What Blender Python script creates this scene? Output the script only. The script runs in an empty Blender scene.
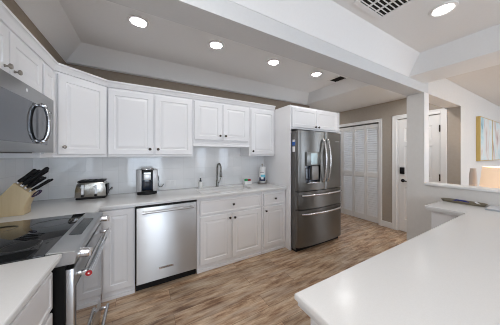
import bpy, bmesh, math, random
from mathutils import Vector, Matrix

random.seed(7)
S = bpy.context.scene
COL = S.collection
PI = math.pi

# ------------------------------------------------------------------ camera
cam_d = bpy.data.cameras.new('camera')
cam = bpy.data.objects.new('camera', cam_d)
COL.objects.link(cam)
cam.location = (0.983, -2.919, 1.394)
cam.rotation_euler = (PI / 2, 0, -0.529)
cam_d.sensor_width = 36
cam_d.lens = 195.2 * 36 / 500
cam_d.shift_x = -0.0127
cam_d.shift_y = -0.0159
cam_d.clip_start = 0.02
S.camera = cam

# ------------------------------------------------------------------ world, daylight, exposure
W = bpy.data.worlds.new('sky')
S.world = W
W.use_nodes = True
bg = W.node_tree.nodes['Background']
bg.inputs[0].default_value = (0.62, 0.77, 1.0, 1)
bg.inputs[1].default_value = 2.0


def daylight(name, loc, sx, sz, power, color):
    l = bpy.data.lights.new(name, 'AREA')
    l.shape = 'RECTANGLE'
    l.size, l.size_y = sx, sz
    l.energy = power
    l.color = color
    o = bpy.data.objects.new(name, l)
    COL.objects.link(o)
    o.location = loc
    o.rotation_euler = (PI / 2, 0, 0)      # shines towards +y, into the room
    return o


SOUTH = -6.2
WINS = [(0.45, 1.75), (3.12, 3.62), (4.18, 4.72), (5.9, 6.6), (8.0, 8.8)]
for wi, (a, b) in enumerate(WINS):
    daylight('window_daylight', ((a + b) / 2, SOUTH - 0.16, 1.18), b - a - 0.02, 2.1, 16 * (b - a) * (2.3, 1.2, 1.2, 2.4, 2.4)[wi], (0.80, 0.90, 1.0))

def fill_lamp(name, loc, power, size=0.14, color=(1.0, 0.985, 0.965)):
    l = bpy.data.lights.new(name, 'AREA')
    l.shape = 'DISK'
    l.size = size
    l.energy = power
    l.color = color
    o = bpy.data.objects.new(name, l)
    COL.objects.link(o)
    o.location = loc
    return o


for lx, ly, pw in ((4.4, -1.56, 5.0), (4.5, 0.2, 2.0)):  # unseen lamps added to brighten the hall and its doors
    fill_lamp('hall_fill', (lx, ly, 2.394), pw)
# fill lamps added out of view under the dining and living ceilings
for lx, ly, pw in ((0.80, -2.75, 11.0), (0.80, -3.8, 3.0), (2.743, -3.6, 1.5), (0.95, -4.8, 3.0), (2.743, -4.8, 1.5)):
    fill_lamp('dining_fill', (lx, ly, 2.374), pw)
for lx, ly in ((4.9, -3.4), (6.6, -3.4), (4.9, -5.0), (6.6, -5.0)):
    fill_lamp('living_fill', (lx, ly, 2.394), 6.0)

S.view_settings.view_transform = 'Standard'
S.view_settings.look = 'None'
S.view_settings.exposure = 0.3
S.view_settings.gamma = 1
S.view_settings.use_curve_mapping = False
S.cycles.use_denoising = True
S.cycles.filter_width = 1.0
S.cycles.max_bounces = 10
S.cycles.diffuse_bounces = 6
S.cycles.caustics_reflective = False
S.cycles.caustics_refractive = False
CAN_STRENGTH = 68.0


# ------------------------------------------------------------------ materials
def mat(name, color, rough=0.5, metal=0.0, spec=0.5, emit=None, estr=0.0, coat=0.0, trans=0.0):
    m = bpy.data.materials.new(name)
    m.use_nodes = True
    b = m.node_tree.nodes['Principled BSDF']
    b.inputs['Base Color'].default_value = (*color, 1)
    b.inputs['Roughness'].default_value = rough
    b.inputs['Metallic'].default_value = metal
    b.inputs['Specular IOR Level'].default_value = spec
    b.inputs['Coat Weight'].default_value = coat
    b.inputs['Transmission Weight'].default_value = trans
    if emit:
        b.inputs['Emission Color'].default_value = (*emit, 1)
        b.inputs['Emission Strength'].default_value = estr
    return m


def N(m, t, **kw):
    n = m.node_tree.nodes.new(t)
    for k, v in kw.items():
        setattr(n, k, v)
    return n


def L(m, a, b):
    m.node_tree.links.new(a, b)


def bsdf(m):
    return m.node_tree.nodes['Principled BSDF']


def mottled(name, c1, c2, scale, rough, detail=3, bump=0.0, **kw):
    m = mat(name, c1, rough, **kw)
    tc = N(m, 'ShaderNodeTexCoord')
    no = N(m, 'ShaderNodeTexNoise')
    no.inputs['Scale'].default_value = scale
    no.inputs['Detail'].default_value = detail
    L(m, tc.outputs['Object'], no.inputs['Vector'])
    r = N(m, 'ShaderNodeValToRGB')
    r.color_ramp.elements[0].color = (*c1, 1)
    r.color_ramp.elements[1].color = (*c2, 1)
    r.color_ramp.elements[0].position = 0.35
    r.color_ramp.elements[1].position = 0.65
    L(m, no.outputs['Fac'], r.inputs['Fac'])
    L(m, r.outputs['Color'], bsdf(m).inputs['Base Color'])
    if bump:
        bp = N(m, 'ShaderNodeBump')
        bp.inputs['Strength'].default_value = bump
        bp.inputs['Distance'].default_value = 0.002
        L(m, no.outputs['Fac'], bp.inputs['Height'])
        L(m, bp.outputs['Normal'], bsdf(m).inputs['Normal'])
    return m


def brushed(name, color, rough, axis=0, amount=0.03, metal=1.0, aniso=0.0):
    """brushed metal: broad soft streaks along one axis vary the roughness"""
    m = mat(name, color, rough, metal)
    tc = N(m, 'ShaderNodeTexCoord')
    mp = N(m, 'ShaderNodeMapping')
    sc = [14, 14, 14]
    sc[axis] = 0.4
    mp.inputs['Scale'].default_value = sc
    L(m, tc.outputs['Object'], mp.inputs['Vector'])
    no = N(m, 'ShaderNodeTexNoise')
    no.inputs['Scale'].default_value = 1.0
    no.inputs['Detail'].default_value = 2
    L(m, mp.outputs['Vector'], no.inputs['Vector'])
    mr = N(m, 'ShaderNodeMapRange')
    mr.inputs['To Min'].default_value = rough - amount
    mr.inputs['To Max'].default_value = rough + amount
    L(m, no.outputs['Fac'], mr.inputs['Value'])
    L(m, mr.outputs['Result'], bsdf(m).inputs['Roughness'])
    if aniso:
        tg = N(m, 'ShaderNodeTangent', direction_type='RADIAL', axis='X')
        L(m, tg.outputs[0], bsdf(m).inputs['Tangent'])
        bsdf(m).inputs['Anisotropic'].default_value = aniso
    return m


def floor_material():
    m = mat('plank_floor', (0.3, 0.2, 0.14), 0.42)
    tc = N(m, 'ShaderNodeTexCoord')
    br = N(m, 'ShaderNodeTexBrick')
    br.offset = 0.37
    br.inputs['Color1'].default_value = (0.0, 0.0, 0.0, 1)
    br.inputs['Color2'].default_value = (1, 1, 1, 1)
    br.inputs['Mortar'].default_value = (0.5, 0.5, 0.5, 1)
    br.inputs['Scale'].default_value = 1.0
    br.inputs['Mortar Size'].default_value = 0.0012
    br.inputs['Brick Width'].default_value = 1.22
    br.inputs['Row Height'].default_value = 0.18
    L(m, tc.outputs['Object'], br.inputs['Vector'])
    mp = N(m, 'ShaderNodeMapping')
    mp.inputs['Scale'].default_value = (2.6, 15.0, 1.0)
    L(m, tc.outputs['Object'], mp.inputs['Vector'])
    # shift the grain from plank to plank
    add = N(m, 'ShaderNodeVectorMath', operation='MULTIPLY_ADD')
    add.inputs[1].default_value = (7.0, 13.0, 5.0)
    L(m, br.outputs['Color'], add.inputs[0])
    L(m, mp.outputs['Vector'], add.inputs[2])
    n1 = N(m, 'ShaderNodeTexNoise')
    n1.inputs['Scale'].default_value = 1.5
    n1.inputs['Detail'].default_value = 7
    n1.inputs['Roughness'].default_value = 0.72
    n1.inputs['Distortion'].default_value = 0.25
    L(m, add.outputs[0], n1.inputs['Vector'])
    r = N(m, 'ShaderNodeValToRGB')
    e = r.color_ramp.elements
    e[0].position = 0.33
    e[0].color = (0.13, 0.065, 0.035, 1)
    e[1].position = 0.70
    e[1].color = (0.70, 0.585, 0.44, 1)
    a = e.new(0.42); a.color = (0.27, 0.155, 0.088, 1)
    a = e.new(0.56); a.color = (0.51, 0.365, 0.245, 1)
    L(m, n1.outputs['Fac'], r.inputs['Fac'])
    # tone of each plank
    mix = N(m, 'ShaderNodeMix', data_type='RGBA', blend_type='MULTIPLY')
    mix.inputs['Factor'].default_value = 1.0
    rr = N(m, 'ShaderNodeValToRGB')
    rr.color_ramp.elements[0].color = (0.78, 0.77, 0.76, 1)
    rr.color_ramp.elements[1].color = (1.22, 1.2, 1.18, 1)
    L(m, br.outputs['Color'], rr.inputs['Fac'])
    L(m, r.outputs['Color'], mix.inputs[6])
    L(m, rr.outputs['Color'], mix.inputs[7])
    # pale worn patches stretched along the planks
    mp2 = N(m, 'ShaderNodeMapping')
    mp2.inputs['Scale'].default_value = (1.4, 6.5, 1.0)
    L(m, tc.outputs['Object'], mp2.inputs['Vector'])
    n2 = N(m, 'ShaderNodeTexNoise')
    n2.inputs['Scale'].default_value = 2.1
    n2.inputs['Detail'].default_value = 4
    L(m, mp2.outputs['Vector'], n2.inputs['Vector'])
    r2 = N(m, 'ShaderNodeValToRGB')
    r2.color_ramp.elements[0].position = 0.46
    r2.color_ramp.elements[0].color = (0, 0, 0, 1)
    r2.color_ramp.elements[1].position = 0.72
    r2.color_ramp.elements[1].color = (0.7, 0.7, 0.7, 1)
    L(m, n2.outputs['Fac'], r2.inputs['Fac'])
    mix2 = N(m, 'ShaderNodeMix', data_type='RGBA')
    L(m, r2.outputs['Color'], mix2.inputs['Factor'])
    L(m, mix.outputs[2], mix2.inputs[6])
    mix2.inputs[7].default_value = (0.55, 0.455, 0.36, 1)
    mix3 = N(m, 'ShaderNodeMix', data_type='RGBA')
    L(m, br.outputs['Fac'], mix3.inputs['Factor'])
    L(m, mix2.outputs[2], mix3.inputs[6])
    mix3.inputs[7].default_value = (0.10, 0.06, 0.04, 1)
    L(m, mix3.outputs[2], bsdf(m).inputs['Base Color'])
    bp = N(m, 'ShaderNodeBump')
    bp.inputs['Strength'].default_value = 0.12
    bp.inputs['Distance'].default_value = 0.002
    L(m, n1.outputs['Fac'], bp.inputs['Height'])
    L(m, bp.outputs['Normal'], bsdf(m).inputs['Normal'])
    return m


def tile_material(name, along_y=False):
    m = mat(name, (0.80, 0.82, 0.83), 0.06)
    tc = N(m, 'ShaderNodeTexCoord')
    sp = N(m, 'ShaderNodeSeparateXYZ')
    cb = N(m, 'ShaderNodeCombineXYZ')
    L(m, tc.outputs['Object'], sp.inputs[0])
    L(m, sp.outputs['Y' if along_y else 'X'], cb.inputs['X'])
    L(m, sp.outputs['Z'], cb.inputs['Y'])
    mp = N(m, 'ShaderNodeMapping')
    mp.inputs['Location'].default_value = (0.03, 0.014, 0)
    L(m, cb.outputs[0], mp.inputs['Vector'])
    br = N(m, 'ShaderNodeTexBrick')
    br.offset = 0.0
    br.inputs['Color1'].default_value = (0.80, 0.815, 0.825, 1)
    br.inputs['Color2'].default_value = (0.84, 0.85, 0.86, 1)
    br.inputs['Mortar'].default_value = (0.75, 0.76, 0.77, 1)
    br.inputs['Scale'].default_value = 1.0
    br.inputs['Mortar Size'].default_value = 0.0018
    br.inputs['Brick Width'].default_value = 0.152
    br.inputs['Row Height'].default_value = 0.152
    L(m, mp.outputs[0], br.inputs['Vector'])
    L(m, br.outputs['Color'], bsdf(m).inputs['Base Color'])
    no = N(m, 'ShaderNodeTexNoise')
    no.inputs['Scale'].default_value = 9
    L(m, tc.outputs['Object'], no.inputs['Vector'])
    b1 = N(m, 'ShaderNodeBump')
    b1.inputs['Strength'].default_value = 0.025
    b1.inputs['Distance'].default_value = 0.004
    L(m, no.outputs['Fac'], b1.inputs['Height'])
    b2 = N(m, 'ShaderNodeBump', invert=True)
    b2.inputs['Strength'].default_value = 0.4
    b2.inputs['Distance'].default_value = 0.001
    L(m, br.outputs['Fac'], b2.inputs['Height'])
    L(m, b1.outputs['Normal'], b2.inputs['Normal'])
    L(m, b2.outputs['Normal'], bsdf(m).inputs['Normal'])
    return m


def painting_material(name, seed):
    m = mat(name, (0.7, 0.75, 0.8), 0.7)
    tc = N(m, 'ShaderNodeTexCoord')
    mp = N(m, 'ShaderNodeMapping')
    mp.inputs['Location'].default_value = (seed, seed * 2.3, 0)
    mp.inputs['Scale'].default_value = (2.4, 1, 1.3)
    L(m, tc.outputs['Object'], mp.inputs['Vector'])
    no = N(m, 'ShaderNodeTexNoise')
    no.inputs['Scale'].default_value = 1.5
    no.inputs['Detail'].default_value = 4
    no.inputs['Distortion'].default_value = 0.9
    L(m, mp.outputs[0], no.inputs['Vector'])
    r = N(m, 'ShaderNodeValToRGB')
    e = r.color_ramp.elements
    e[0].position = 0.28; e[0].color = (0.24, 0.42, 0.50, 1)
    e[1].position = 0.76; e[1].color = (0.26, 0.17, 0.15, 1)
    for p, c in ((0.38, (0.50, 0.66, 0.70)), (0.47, (0.66, 0.72, 0.73)), (0.55, (0.68, 0.66, 0.63)), (0.64, (0.55, 0.44, 0.41))):
        a = e.new(p); a.color = (*c, 1)
    L(m, no.outputs['Fac'], r.inputs['Fac'])
    L(m, r.outputs['Color'], bsdf(m).inputs['Base Color'])
    return m


M = dict(
    cabinet=mat('cabinet_white', (0.80, 0.80, 0.815), 0.38),
    wall=mottled('wall_greige', (0.70, 0.68, 0.655), (0.715, 0.695, 0.67), 30, 0.85),
    wall_upper=mottled('wall_brown_shaded', (0.25, 0.20, 0.155), (0.265, 0.215, 0.17), 30, 0.85),  # brown-greige paint, darkened for the shade above the cabinets
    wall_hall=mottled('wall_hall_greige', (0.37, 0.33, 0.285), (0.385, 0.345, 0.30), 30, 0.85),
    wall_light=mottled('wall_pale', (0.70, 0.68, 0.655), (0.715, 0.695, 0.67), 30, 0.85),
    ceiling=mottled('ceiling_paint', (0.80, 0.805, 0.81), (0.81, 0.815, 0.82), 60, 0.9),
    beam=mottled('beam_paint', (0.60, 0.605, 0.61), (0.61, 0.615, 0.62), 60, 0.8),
    trim=mat('trim_white', (0.80, 0.80, 0.80), 0.4),
    counter=mottled('solid_counter', (0.66, 0.655, 0.65), (0.68, 0.675, 0.67), 260, 0.22, detail=2),
    floor=floor_material(),
    tile=tile_material('glossy_tile'),
    tile_side=tile_material('glossy_tile_side', True),
    steel=brushed('stainless', (0.60, 0.61, 0.62), 0.42, 2, aniso=0.9),
    steel_h=brushed('stainless_horizontal', (0.48, 0.485, 0.49), 0.30, 1),
    chrome=mat('polished_chrome', (0.78, 0.78, 0.79), 0.12, 1.0),
    steel_micro=brushed('stainless_microwave', (0.33, 0.335, 0.34), 0.32, 1),
    bar_steel=mat('bar_steel', (0.50, 0.50, 0.51), 0.3, 1.0),
    dark_steel=brushed('dark_stainless', (0.21, 0.207, 0.20), 0.29, 2, aniso=0.88),
    dark_steel_h=brushed('dark_stainless_handle', (0.66, 0.66, 0.665), 0.22, 2),
    case=mat('charcoal_case', (0.13, 0.125, 0.12), 0.45, 0.4),
    black=mat('black_plastic', (0.007, 0.007, 0.008), 0.45, 0.0, 0.25),
    gloss_black=mat('black_glass', (0.010, 0.011, 0.012), 0.03, 0.0, 0.4),
    mirror_glass=mat('dark_oven_glass', (0.30, 0.30, 0.31), 0.05, 0.85),
    micro_glass=mat('microwave_glass', (0.12, 0.13, 0.145), 0.05, 0.9),
    bronze=mat('dark_bronze', (0.055, 0.045, 0.038), 0.35, 0.7),
    nickel=mat('satin_nickel', (0.36, 0.33, 0.30), 0.28, 1.0),
    faucet=mat('dark_nickel', (0.22, 0.215, 0.205), 0.25, 1.0),
    handle_dark=mat('smoked_chrome', (0.40, 0.40, 0.41), 0.15, 1.0),
    wood=None,
    white=mat('white_plastic', (0.82, 0.82, 0.82), 0.35),
    red=mat('red_enamel', (0.36, 0.008, 0.015), 0.3),
    blue=mat('label_blue', (0.02, 0.12, 0.45), 0.4),
    navy=mat('print_navy', (0.01, 0.02, 0.07), 0.4),
    cyan=mat('print_cyan', (0.15, 0.55, 0.70), 0.4),
    green=mat('sponge_green', (0.03, 0.30, 0.10), 0.8),
    gold=mat('gold_frame', (0.62, 0.45, 0.16), 0.35, 0.6),
    glow=mat('downlight_lens', (0.9, 0.9, 0.9), 0.4, emit=(1.0, 0.985, 0.965), estr=CAN_STRENGTH),
    glow_low=mat('downlight_lens_dimmer', (0.9, 0.9, 0.9), 0.4, emit=(1.0, 0.985, 0.965), estr=CAN_STRENGTH * 0.12),
    panel_silver=mat('panel_silver', (0.66, 0.67, 0.69), 0.35, 0.7),
    display=mat('control_display', (0.035, 0.04, 0.042), 0.25),
    side_black=mat('enamel_black', (0.006, 0.006, 0.006), 0.6, 0.0, 0.15),
    dark_void=mat('dark_void', (0.015, 0.015, 0.015), 0.9),
    glass=mat('clear_glass', (0.9, 0.95, 0.95), 0.03, trans=1.0),
    shade=None,
)


def wood_material(name, c1, c2):
    m = mat(name, c1, 0.45)
    tc = N(m, 'ShaderNodeTexCoord')
    mp = N(m, 'ShaderNodeMapping')
    mp.inputs['Scale'].default_value = (40, 40, 4)
    mp.inputs['Rotation'].default_value = (0, -0.6, 0)
    L(m, tc.outputs['Object'], mp.inputs['Vector'])
    no = N(m, 'ShaderNodeTexNoise')
    no.inputs['Scale'].default_value = 1.0
    L(m, mp.outputs[0], no.inputs['Vector'])
    r = N(m, 'ShaderNodeValToRGB')
    r.color_ramp.elements[0].color = (*c1, 1)
    r.color_ramp.elements[1].color = (*c2, 1)
    L(m, no.outputs['Fac'], r.inputs['Fac'])
    L(m, r.outputs['Color'], bsdf(m).inputs['Base Color'])
    return m


M['wood'] = wood_material('pale_maple', (0.56, 0.43, 0.25), (0.66, 0.53, 0.33))
M['shade'] = mat('lamp_shade_linen', (0.72, 0.60, 0.48), 0.8, emit=(1.0, 0.66, 0.42), estr=0.35)
M['water_tank'] = mat('smoky_tank', (0.012, 0.02, 0.04), 0.08)


# ------------------------------------------------------------------ mesh helpers
def new():
    return bmesh.new()


def box(bm, x0, x1, y0, y1, z0, z1, r=0.0, seg=1):
    t = bmesh.new()
    bmesh.ops.create_cube(t, size=1.0)
    for v in t.verts:
        v.co = Vector(((x0 + x1) / 2 + v.co.x * (x1 - x0), (y0 + y1) / 2 + v.co.y * (y1 - y0), (z0 + z1) / 2 + v.co.z * (z1 - z0)))
    if r > 0:
        r = min(r, 0.49 * min(x1 - x0, y1 - y0, z1 - z0))
        bmesh.ops.bevel(t, geom=t.edges[:], offset=r, segments=seg, affect='EDGES', profile=0.5)
    merge(bm, t)
    return bm


def merge(bm, t, mtx=None):
    if mtx is not None:
        bmesh.ops.transform(t, matrix=mtx, verts=t.verts)
    me = bpy.data.meshes.new('tmp')
    t.to_mesh(me)
    t.free()
    bm.from_mesh(me)
    bpy.data.meshes.remove(me)


def lathe(bm, prof, n=24, mtx=None):
    """profile [(radius, height)] turned about local z"""
    t = bmesh.new()
    rings = []
    for r, h in prof:
        if r < 1e-6:
            rings.append([t.verts.new((0, 0, h))])
        else:
            rings.append([t.verts.new((r * math.cos(2 * PI * i / n), r * math.sin(2 * PI * i / n), h)) for i in range(n)])
    for a, b in zip(rings, rings[1:]):
        for i in range(n):
            j = (i + 1) % n
            if len(a) == 1 and len(b) == 1:
                continue
            if len(a) == 1:
                t.faces.new((a[0], b[j], b[i]))
            elif len(b) == 1:
                t.faces.new((a[i], a[j], b[0]))
            else:
                t.faces.new((a[i], a[j], b[j], b[i]))
    bmesh.ops.recalc_face_normals(t, faces=t.faces)
    merge(bm, t, mtx)
    return bm


def tube(bm, pts, r, n=12, caps=True):
    pts = [Vector(p) for p in pts]
    rs = r if isinstance(r, (list, tuple)) else [r] * len(pts)
    t = bmesh.new()
    up = None
    rings = []
    for i, p in enumerate(pts):
        d = (pts[min(i + 1, len(pts) - 1)] - pts[max(i - 1, 0)]).normalized()
        if up is None:
            up = d.orthogonal().normalized()
        else:
            up = (up - d * up.dot(d)).normalized()
        sd = d.cross(up)
        rings.append([t.verts.new(p + (up * math.cos(2 * PI * k / n) + sd * math.sin(2 * PI * k / n)) * rs[i]) for k in range(n)])
    for a, b in zip(rings, rings[1:]):
        for k in range(n):
            t.faces.new((a[k], a[(k + 1) % n], b[(k + 1) % n], b[k]))
    if caps:
        t.faces.new(rings[0][::-1])
        t.faces.new(rings[-1])
    bmesh.ops.recalc_face_normals(t, faces=t.faces)
    merge(bm, t)
    return bm


def prism(bm, poly, a, b, axis='z', r=0.0, seg=2):
    """polygon extruded along an axis; poly holds the two other coordinates in order"""
    def P(u, v, w):
        return {'z': (u, v, w), 'y': (u, w, v), 'x': (w, u, v)}[axis]
    t = bmesh.new()
    lo = [t.verts.new(P(u, v, a)) for u, v in poly]
    hi = [t.verts.new(P(u, v, b)) for u, v in poly]
    t.faces.new(lo)
    t.faces.new(hi)
    for i in range(len(poly)):
        j = (i + 1) % len(poly)
        t.faces.new((lo[i], lo[j], hi[j], hi[i]))
    bmesh.ops.recalc_face_normals(t, faces=t.faces)
    if r:
        bmesh.ops.bevel(t, geom=t.edges[:], offset=r, segments=seg, affect='EDGES', profile=0.5)
    merge(bm, t)
    return bm


def finish(name, bm, m, parent=None, world=True, smooth=True):
    """one mesh object; with world=True the mesh is given in room coordinates and moved into its parent's frame"""
    if parent is not None and world:
        off = Vector((0, 0, 0))
        p = parent
        while p is not None:
            off += p.location
            p = p.parent
        bmesh.ops.translate(bm, verts=bm.verts, vec=-off)
    me = bpy.data.meshes.new(name)
    bm.to_mesh(me)
    bm.free()
    if m is not None:
        me.materials.append(m)
    if smooth:
        for p in me.polygons:
            p.use_smooth = True
        me.set_sharp_from_angle(angle=math.radians(32))
    o = bpy.data.objects.new(name, me)
    COL.objects.link(o)
    if parent is not None:
        o.parent = parent
    return o


def structure(name, bm, m, parent=None):
    o = finish(name, bm, m, parent)
    if parent is None:
        o['kind'] = 'structure'
    return o


def tag(o, label, cat, group=None):
    o['label'] = label
    o['category'] = cat
    if group:
        o['group'] = group
    return o


def thing(name, label, cat, loc, rz=0.0, group=None):
    o = bpy.data.objects.new(name, None)
    o.empty_display_size = 0.05
    COL.objects.link(o)
    o.location = loc
    o.rotation_euler = (0, 0, rz)
    return tag(o, label, cat, group)


def copy_tree(o, parent=None):
    c = o.copy()
    COL.objects.link(c)
    c.parent = parent
    for ch in list(o.children):
        copy_tree(ch, c)
    return c


def rot_to(d):
    """matrix that turns local z to direction d"""
    return Vector(d).to_track_quat('Z', 'Y').to_matrix().to_4x4()


def slab(bm, xs, zs, panels, loops, t, edge=0.003, holes=()):
    """door slab in local space, front towards -y at y=0, back at y=t; chosen grid cells get a moulded panel"""
    b = bmesh.new()
    W_, H_ = xs[-1], zs[-1]
    X0, Z0 = xs[0], zs[0]

    def quad(p):
        b.faces.new([b.verts.new(q) for q in p])
    gx = [X0 + edge] + list(xs[1:-1]) + [W_ - edge]
    gz = [Z0 + edge] + list(zs[1:-1]) + [H_ - edge]

    def ring(x0, x1, z0, z1, y):
        return [(x0, y, z0), (x1, y, z0), (x1, y, z1), (x0, y, z1)]

    def bridge(r1, r2):
        for i in range(4):
            j = (i + 1) % 4
            quad((r1[i], r1[j], r2[j], r2[i]))
    rb, rm, rf = ring(X0, W_, Z0, H_, t), ring(X0, W_, Z0, H_, edge), ring(X0 + edge, W_ - edge, Z0 + edge, H_ - edge, 0)
    quad(rb[::-1])
    bridge(rb, rm)
    bridge(rm, rf)
    for i in range(len(gx) - 1):
        for k in range(len(gz) - 1):
            x0, x1, z0, z1 = gx[i], gx[i + 1], gz[k], gz[k + 1]
            if (i, k) in holes:
                continue
            if (i, k) in panels:
                prev = ring(x0, x1, z0, z1, 0)
                for ins, dep in loops:
                    cur = ring(x0 + ins, x1 - ins, z0 + ins, z1 - ins, dep)
                    bridge(prev, cur)
                    prev = cur
                quad(prev)
            else:
                quad(ring(x0, x1, z0, z1, 0))
    bmesh.ops.remove_doubles(b, verts=b.verts, dist=1e-5)
    bmesh.ops.recalc_face_normals(b, faces=b.faces)
    merge(bm, b)
    return bm


RAISED = [(0.005, 0.006), (0.013, 0.006), (0.034, 0.0012), (0.037, 0.001)]
FLATP = [(0.004, 0.004), (0.009, 0.0045)]


def knob_mesh(bm, m4):
    lathe(bm, [(0.0, 0.0), (0.008, 0.0), (0.008, 0.003), (0.005, 0.006), (0.0048, 0.012), (0.009, 0.016), (0.0145, 0.020), (0.0155, 0.024), (0.0125, 0.029), (0.006, 0.031), (0.0, 0.0315)], 16, m4)


def add_door(root, name, x0, x1, z0, z1, yf, knob=None, rail=0.055, t=0.02, loops=RAISED, knob_mat='bronze', m='cabinet'):
    """a moulded door or drawer front set on the face at local y = yf of a cabinet thing"""
    bm = new()
    w, h = x1 - x0, z1 - z0
    slab(bm, [0, rail, w - rail, w], [0, rail, h - rail, h], {(1, 1)}, loops, t)
    d = finish(name, bm, M[m], root, world=False, smooth=False)
    d.location = (x0, yf - t, z0)
    if knob:
        b = new()
        knob_mesh(b, rot_to((0, -1, 0)))
        k = finish('knob', b, M[knob_mat], d, world=False)
        k.location = (knob[0] - x0, 0, knob[1] - z0)
    return d


# ================================================================== THE ROOM
XE, XW, XH = 9.0, 3.777, 5.04          # far right wall, half wall face, hall wall face
YB = -1.955                            # beam / living-room wall face
ZK, ZD = 2.40, 2.21                    # kitchen and dining ceiling borders

bm = new(); box(bm, -0.1, XE + 0.1, SOUTH - 0.2, 0.6, -0.1, 0.0)
structure('floor', bm, M['floor'])

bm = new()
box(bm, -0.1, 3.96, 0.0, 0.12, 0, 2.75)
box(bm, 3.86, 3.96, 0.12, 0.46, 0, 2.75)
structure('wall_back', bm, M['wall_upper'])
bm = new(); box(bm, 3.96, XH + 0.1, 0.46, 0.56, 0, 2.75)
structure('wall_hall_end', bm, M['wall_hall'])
bm = new(); box(bm, -0.1, 0.0, SOUTH, 0.0, 0, 2.75)
structure('wall_left', bm, M['wall'])
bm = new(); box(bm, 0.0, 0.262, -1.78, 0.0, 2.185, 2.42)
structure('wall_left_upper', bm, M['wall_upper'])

# hall wall with the two door openings
D1 = (-1.735, -1.12)       # closet-style entry door
D2 = (-0.805, 0.32)        # louvered bifold
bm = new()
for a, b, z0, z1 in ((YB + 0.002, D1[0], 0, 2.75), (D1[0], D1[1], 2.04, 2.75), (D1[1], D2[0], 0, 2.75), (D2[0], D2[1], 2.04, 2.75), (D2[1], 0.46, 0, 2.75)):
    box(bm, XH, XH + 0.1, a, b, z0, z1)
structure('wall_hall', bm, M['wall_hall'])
bm = new(); box(bm, XH + 0.6, XH + 0.7, -1.855, 0.56, 0, 2.75)
structure('wall_closet_rear', bm, M['wall'])

# living room wall that carries the pictures, and its return at the hall mouth
bm = new(); box(bm, XH + 0.002, XE, YB, YB + 0.1, 0, 2.75)
structure('wall_living', bm, M['wall_light'])
bm = new(); box(bm, XE, XE + 0.1, SOUTH, YB + 0.1, 0, 2.75)
structure('wall_right', bm, M['wall_light'])

# south wall with its windows (behind the camera)
bm = new()
xs = [-0.1] + [v for ab in WINS for v in ab] + [XE + 0.1]
for i in range(0, len(xs), 2):
    box(bm, xs[i], xs[i + 1], SOUTH - 0.12, SOUTH, 0, 2.75)
for a, b in WINS:
    box(bm, a, b, SOUTH - 0.12, SOUTH, 2.25, 2.75)
    box(bm, a, b, SOUTH - 0.12, SOUTH, 0, 0.10)
structure('wall_south', bm, M['wall_light'])
gl = bpy.data.materials.new('window_pane')
gl.use_nodes = True
nt = gl.node_tree
nt.nodes.clear()
o_ = nt.nodes.new('ShaderNodeOutputMaterial'); mx = nt.nodes.new('ShaderNodeMixShader')
tr = nt.nodes.new('ShaderNodeBsdfTransparent'); gs = nt.nodes.new('ShaderNodeBsdfGlossy'); gs.inputs['Roughness'].default_value = 0.02
mx.inputs[0].default_value = 0.06
nt.links.new(tr.outputs[0], mx.inputs[1]); nt.links.new(gs.outputs[0], mx.inputs[2]); nt.links.new(mx.outputs[0], o_.inputs[0])
for i, (a, b) in enumerate(WINS):
    bm = new()
    for x0, x1, z0, z1 in ((a, a + 0.06, 0.10, 2.25), (b - 0.06, b, 0.10, 2.25), (a + 0.06, b - 0.06, 0.10, 0.17), (a + 0.06, b - 0.06, 2.18, 2.25)):
        box(bm, x0, x1, SOUTH - 0.10, SOUTH - 0.04, z0, z1, 0.004)
    w = structure('window_%d' % (i + 1), bm, M['trim'])
    p = new(); box(p, a + 0.06, b - 0.06, SOUTH - 0.075, SOUTH - 0.07, 0.17, 2.18)
    finish('pane', p, gl, w)

# half wall with its column, ledge and the dropped beam / header
bm = new()
box(bm, XW, XW + 0.12, -3.9, YB, 0, 1.046)
structure('wall_half', bm, M['wall'])
bm = new(); box(bm, XW, XW + 0.12, YB, -1.785, 0, 2.11)
structure('column', bm, M['wall'])
bm = new()
box(bm, XW - 0.001, XW + 0.12, YB - 0.004, YB, 1.072, 2.11)
structure('trim_8', bm, M['trim'])
bm = new(); box(bm, XW - 0.025, XW + 0.145, -3.92, YB - 0.004, 1.046, 1.072, 0.006, 2)
structure('trim_1', bm, M['trim'])
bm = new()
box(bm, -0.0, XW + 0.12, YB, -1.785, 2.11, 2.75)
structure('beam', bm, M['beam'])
bm = new(); box(bm, XW + 0.12, XH, YB, -1.785, 2.11, 2.75)
structure('header', bm, M['wall_light'])


def tray(name, ox0, ox1, oy0, oy1, ix0, ix1, iy0, iy1, fx0, fx1, fy0, fy1, zb, zf, mats):
    """ceiling with a flat border at zb, a hole (i*) and sloped sides up to a flat field (f*) at zf"""
    b = bmesh.new()
    def ring(x0, x1, y0, y1, z):
        return [b.verts.new(p) for p in ((x0, y0, z), (x1, y0, z), (x1, y1, z), (x0, y1, z))]
    rings = [ring(ox0, ox1, oy0, oy1, zb), ring(ix0, ix1, iy0, iy1, zb), ring(fx0, fx1, fy0, fy1, zf)]
    for r1, r2 in zip(rings, rings[1:]):
        for i in range(4):
            j = (i + 1) % 4
            b.faces.new((r1[i], r1[j], r2[j], r2[i]))
    b.faces.new(rings[-1])
    # outer skirt and lid so that the ceiling is a closed body
    top = ring(ox0, ox1, oy0, oy1, 2.75)
    for i in range(4):
        j = (i + 1) % 4
        b.faces.new((rings[0][i], rings[0][j], top[j], top[i]))
    b.faces.new(top)
    bmesh.ops.recalc_face_normals(b, faces=b.faces)
    return structure_flat(name, b, mats)


def structure_flat(name, b, m):
    o = finish(name, b, m, None, smooth=False)
    o['kind'] = 'structure'
    return o


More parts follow.
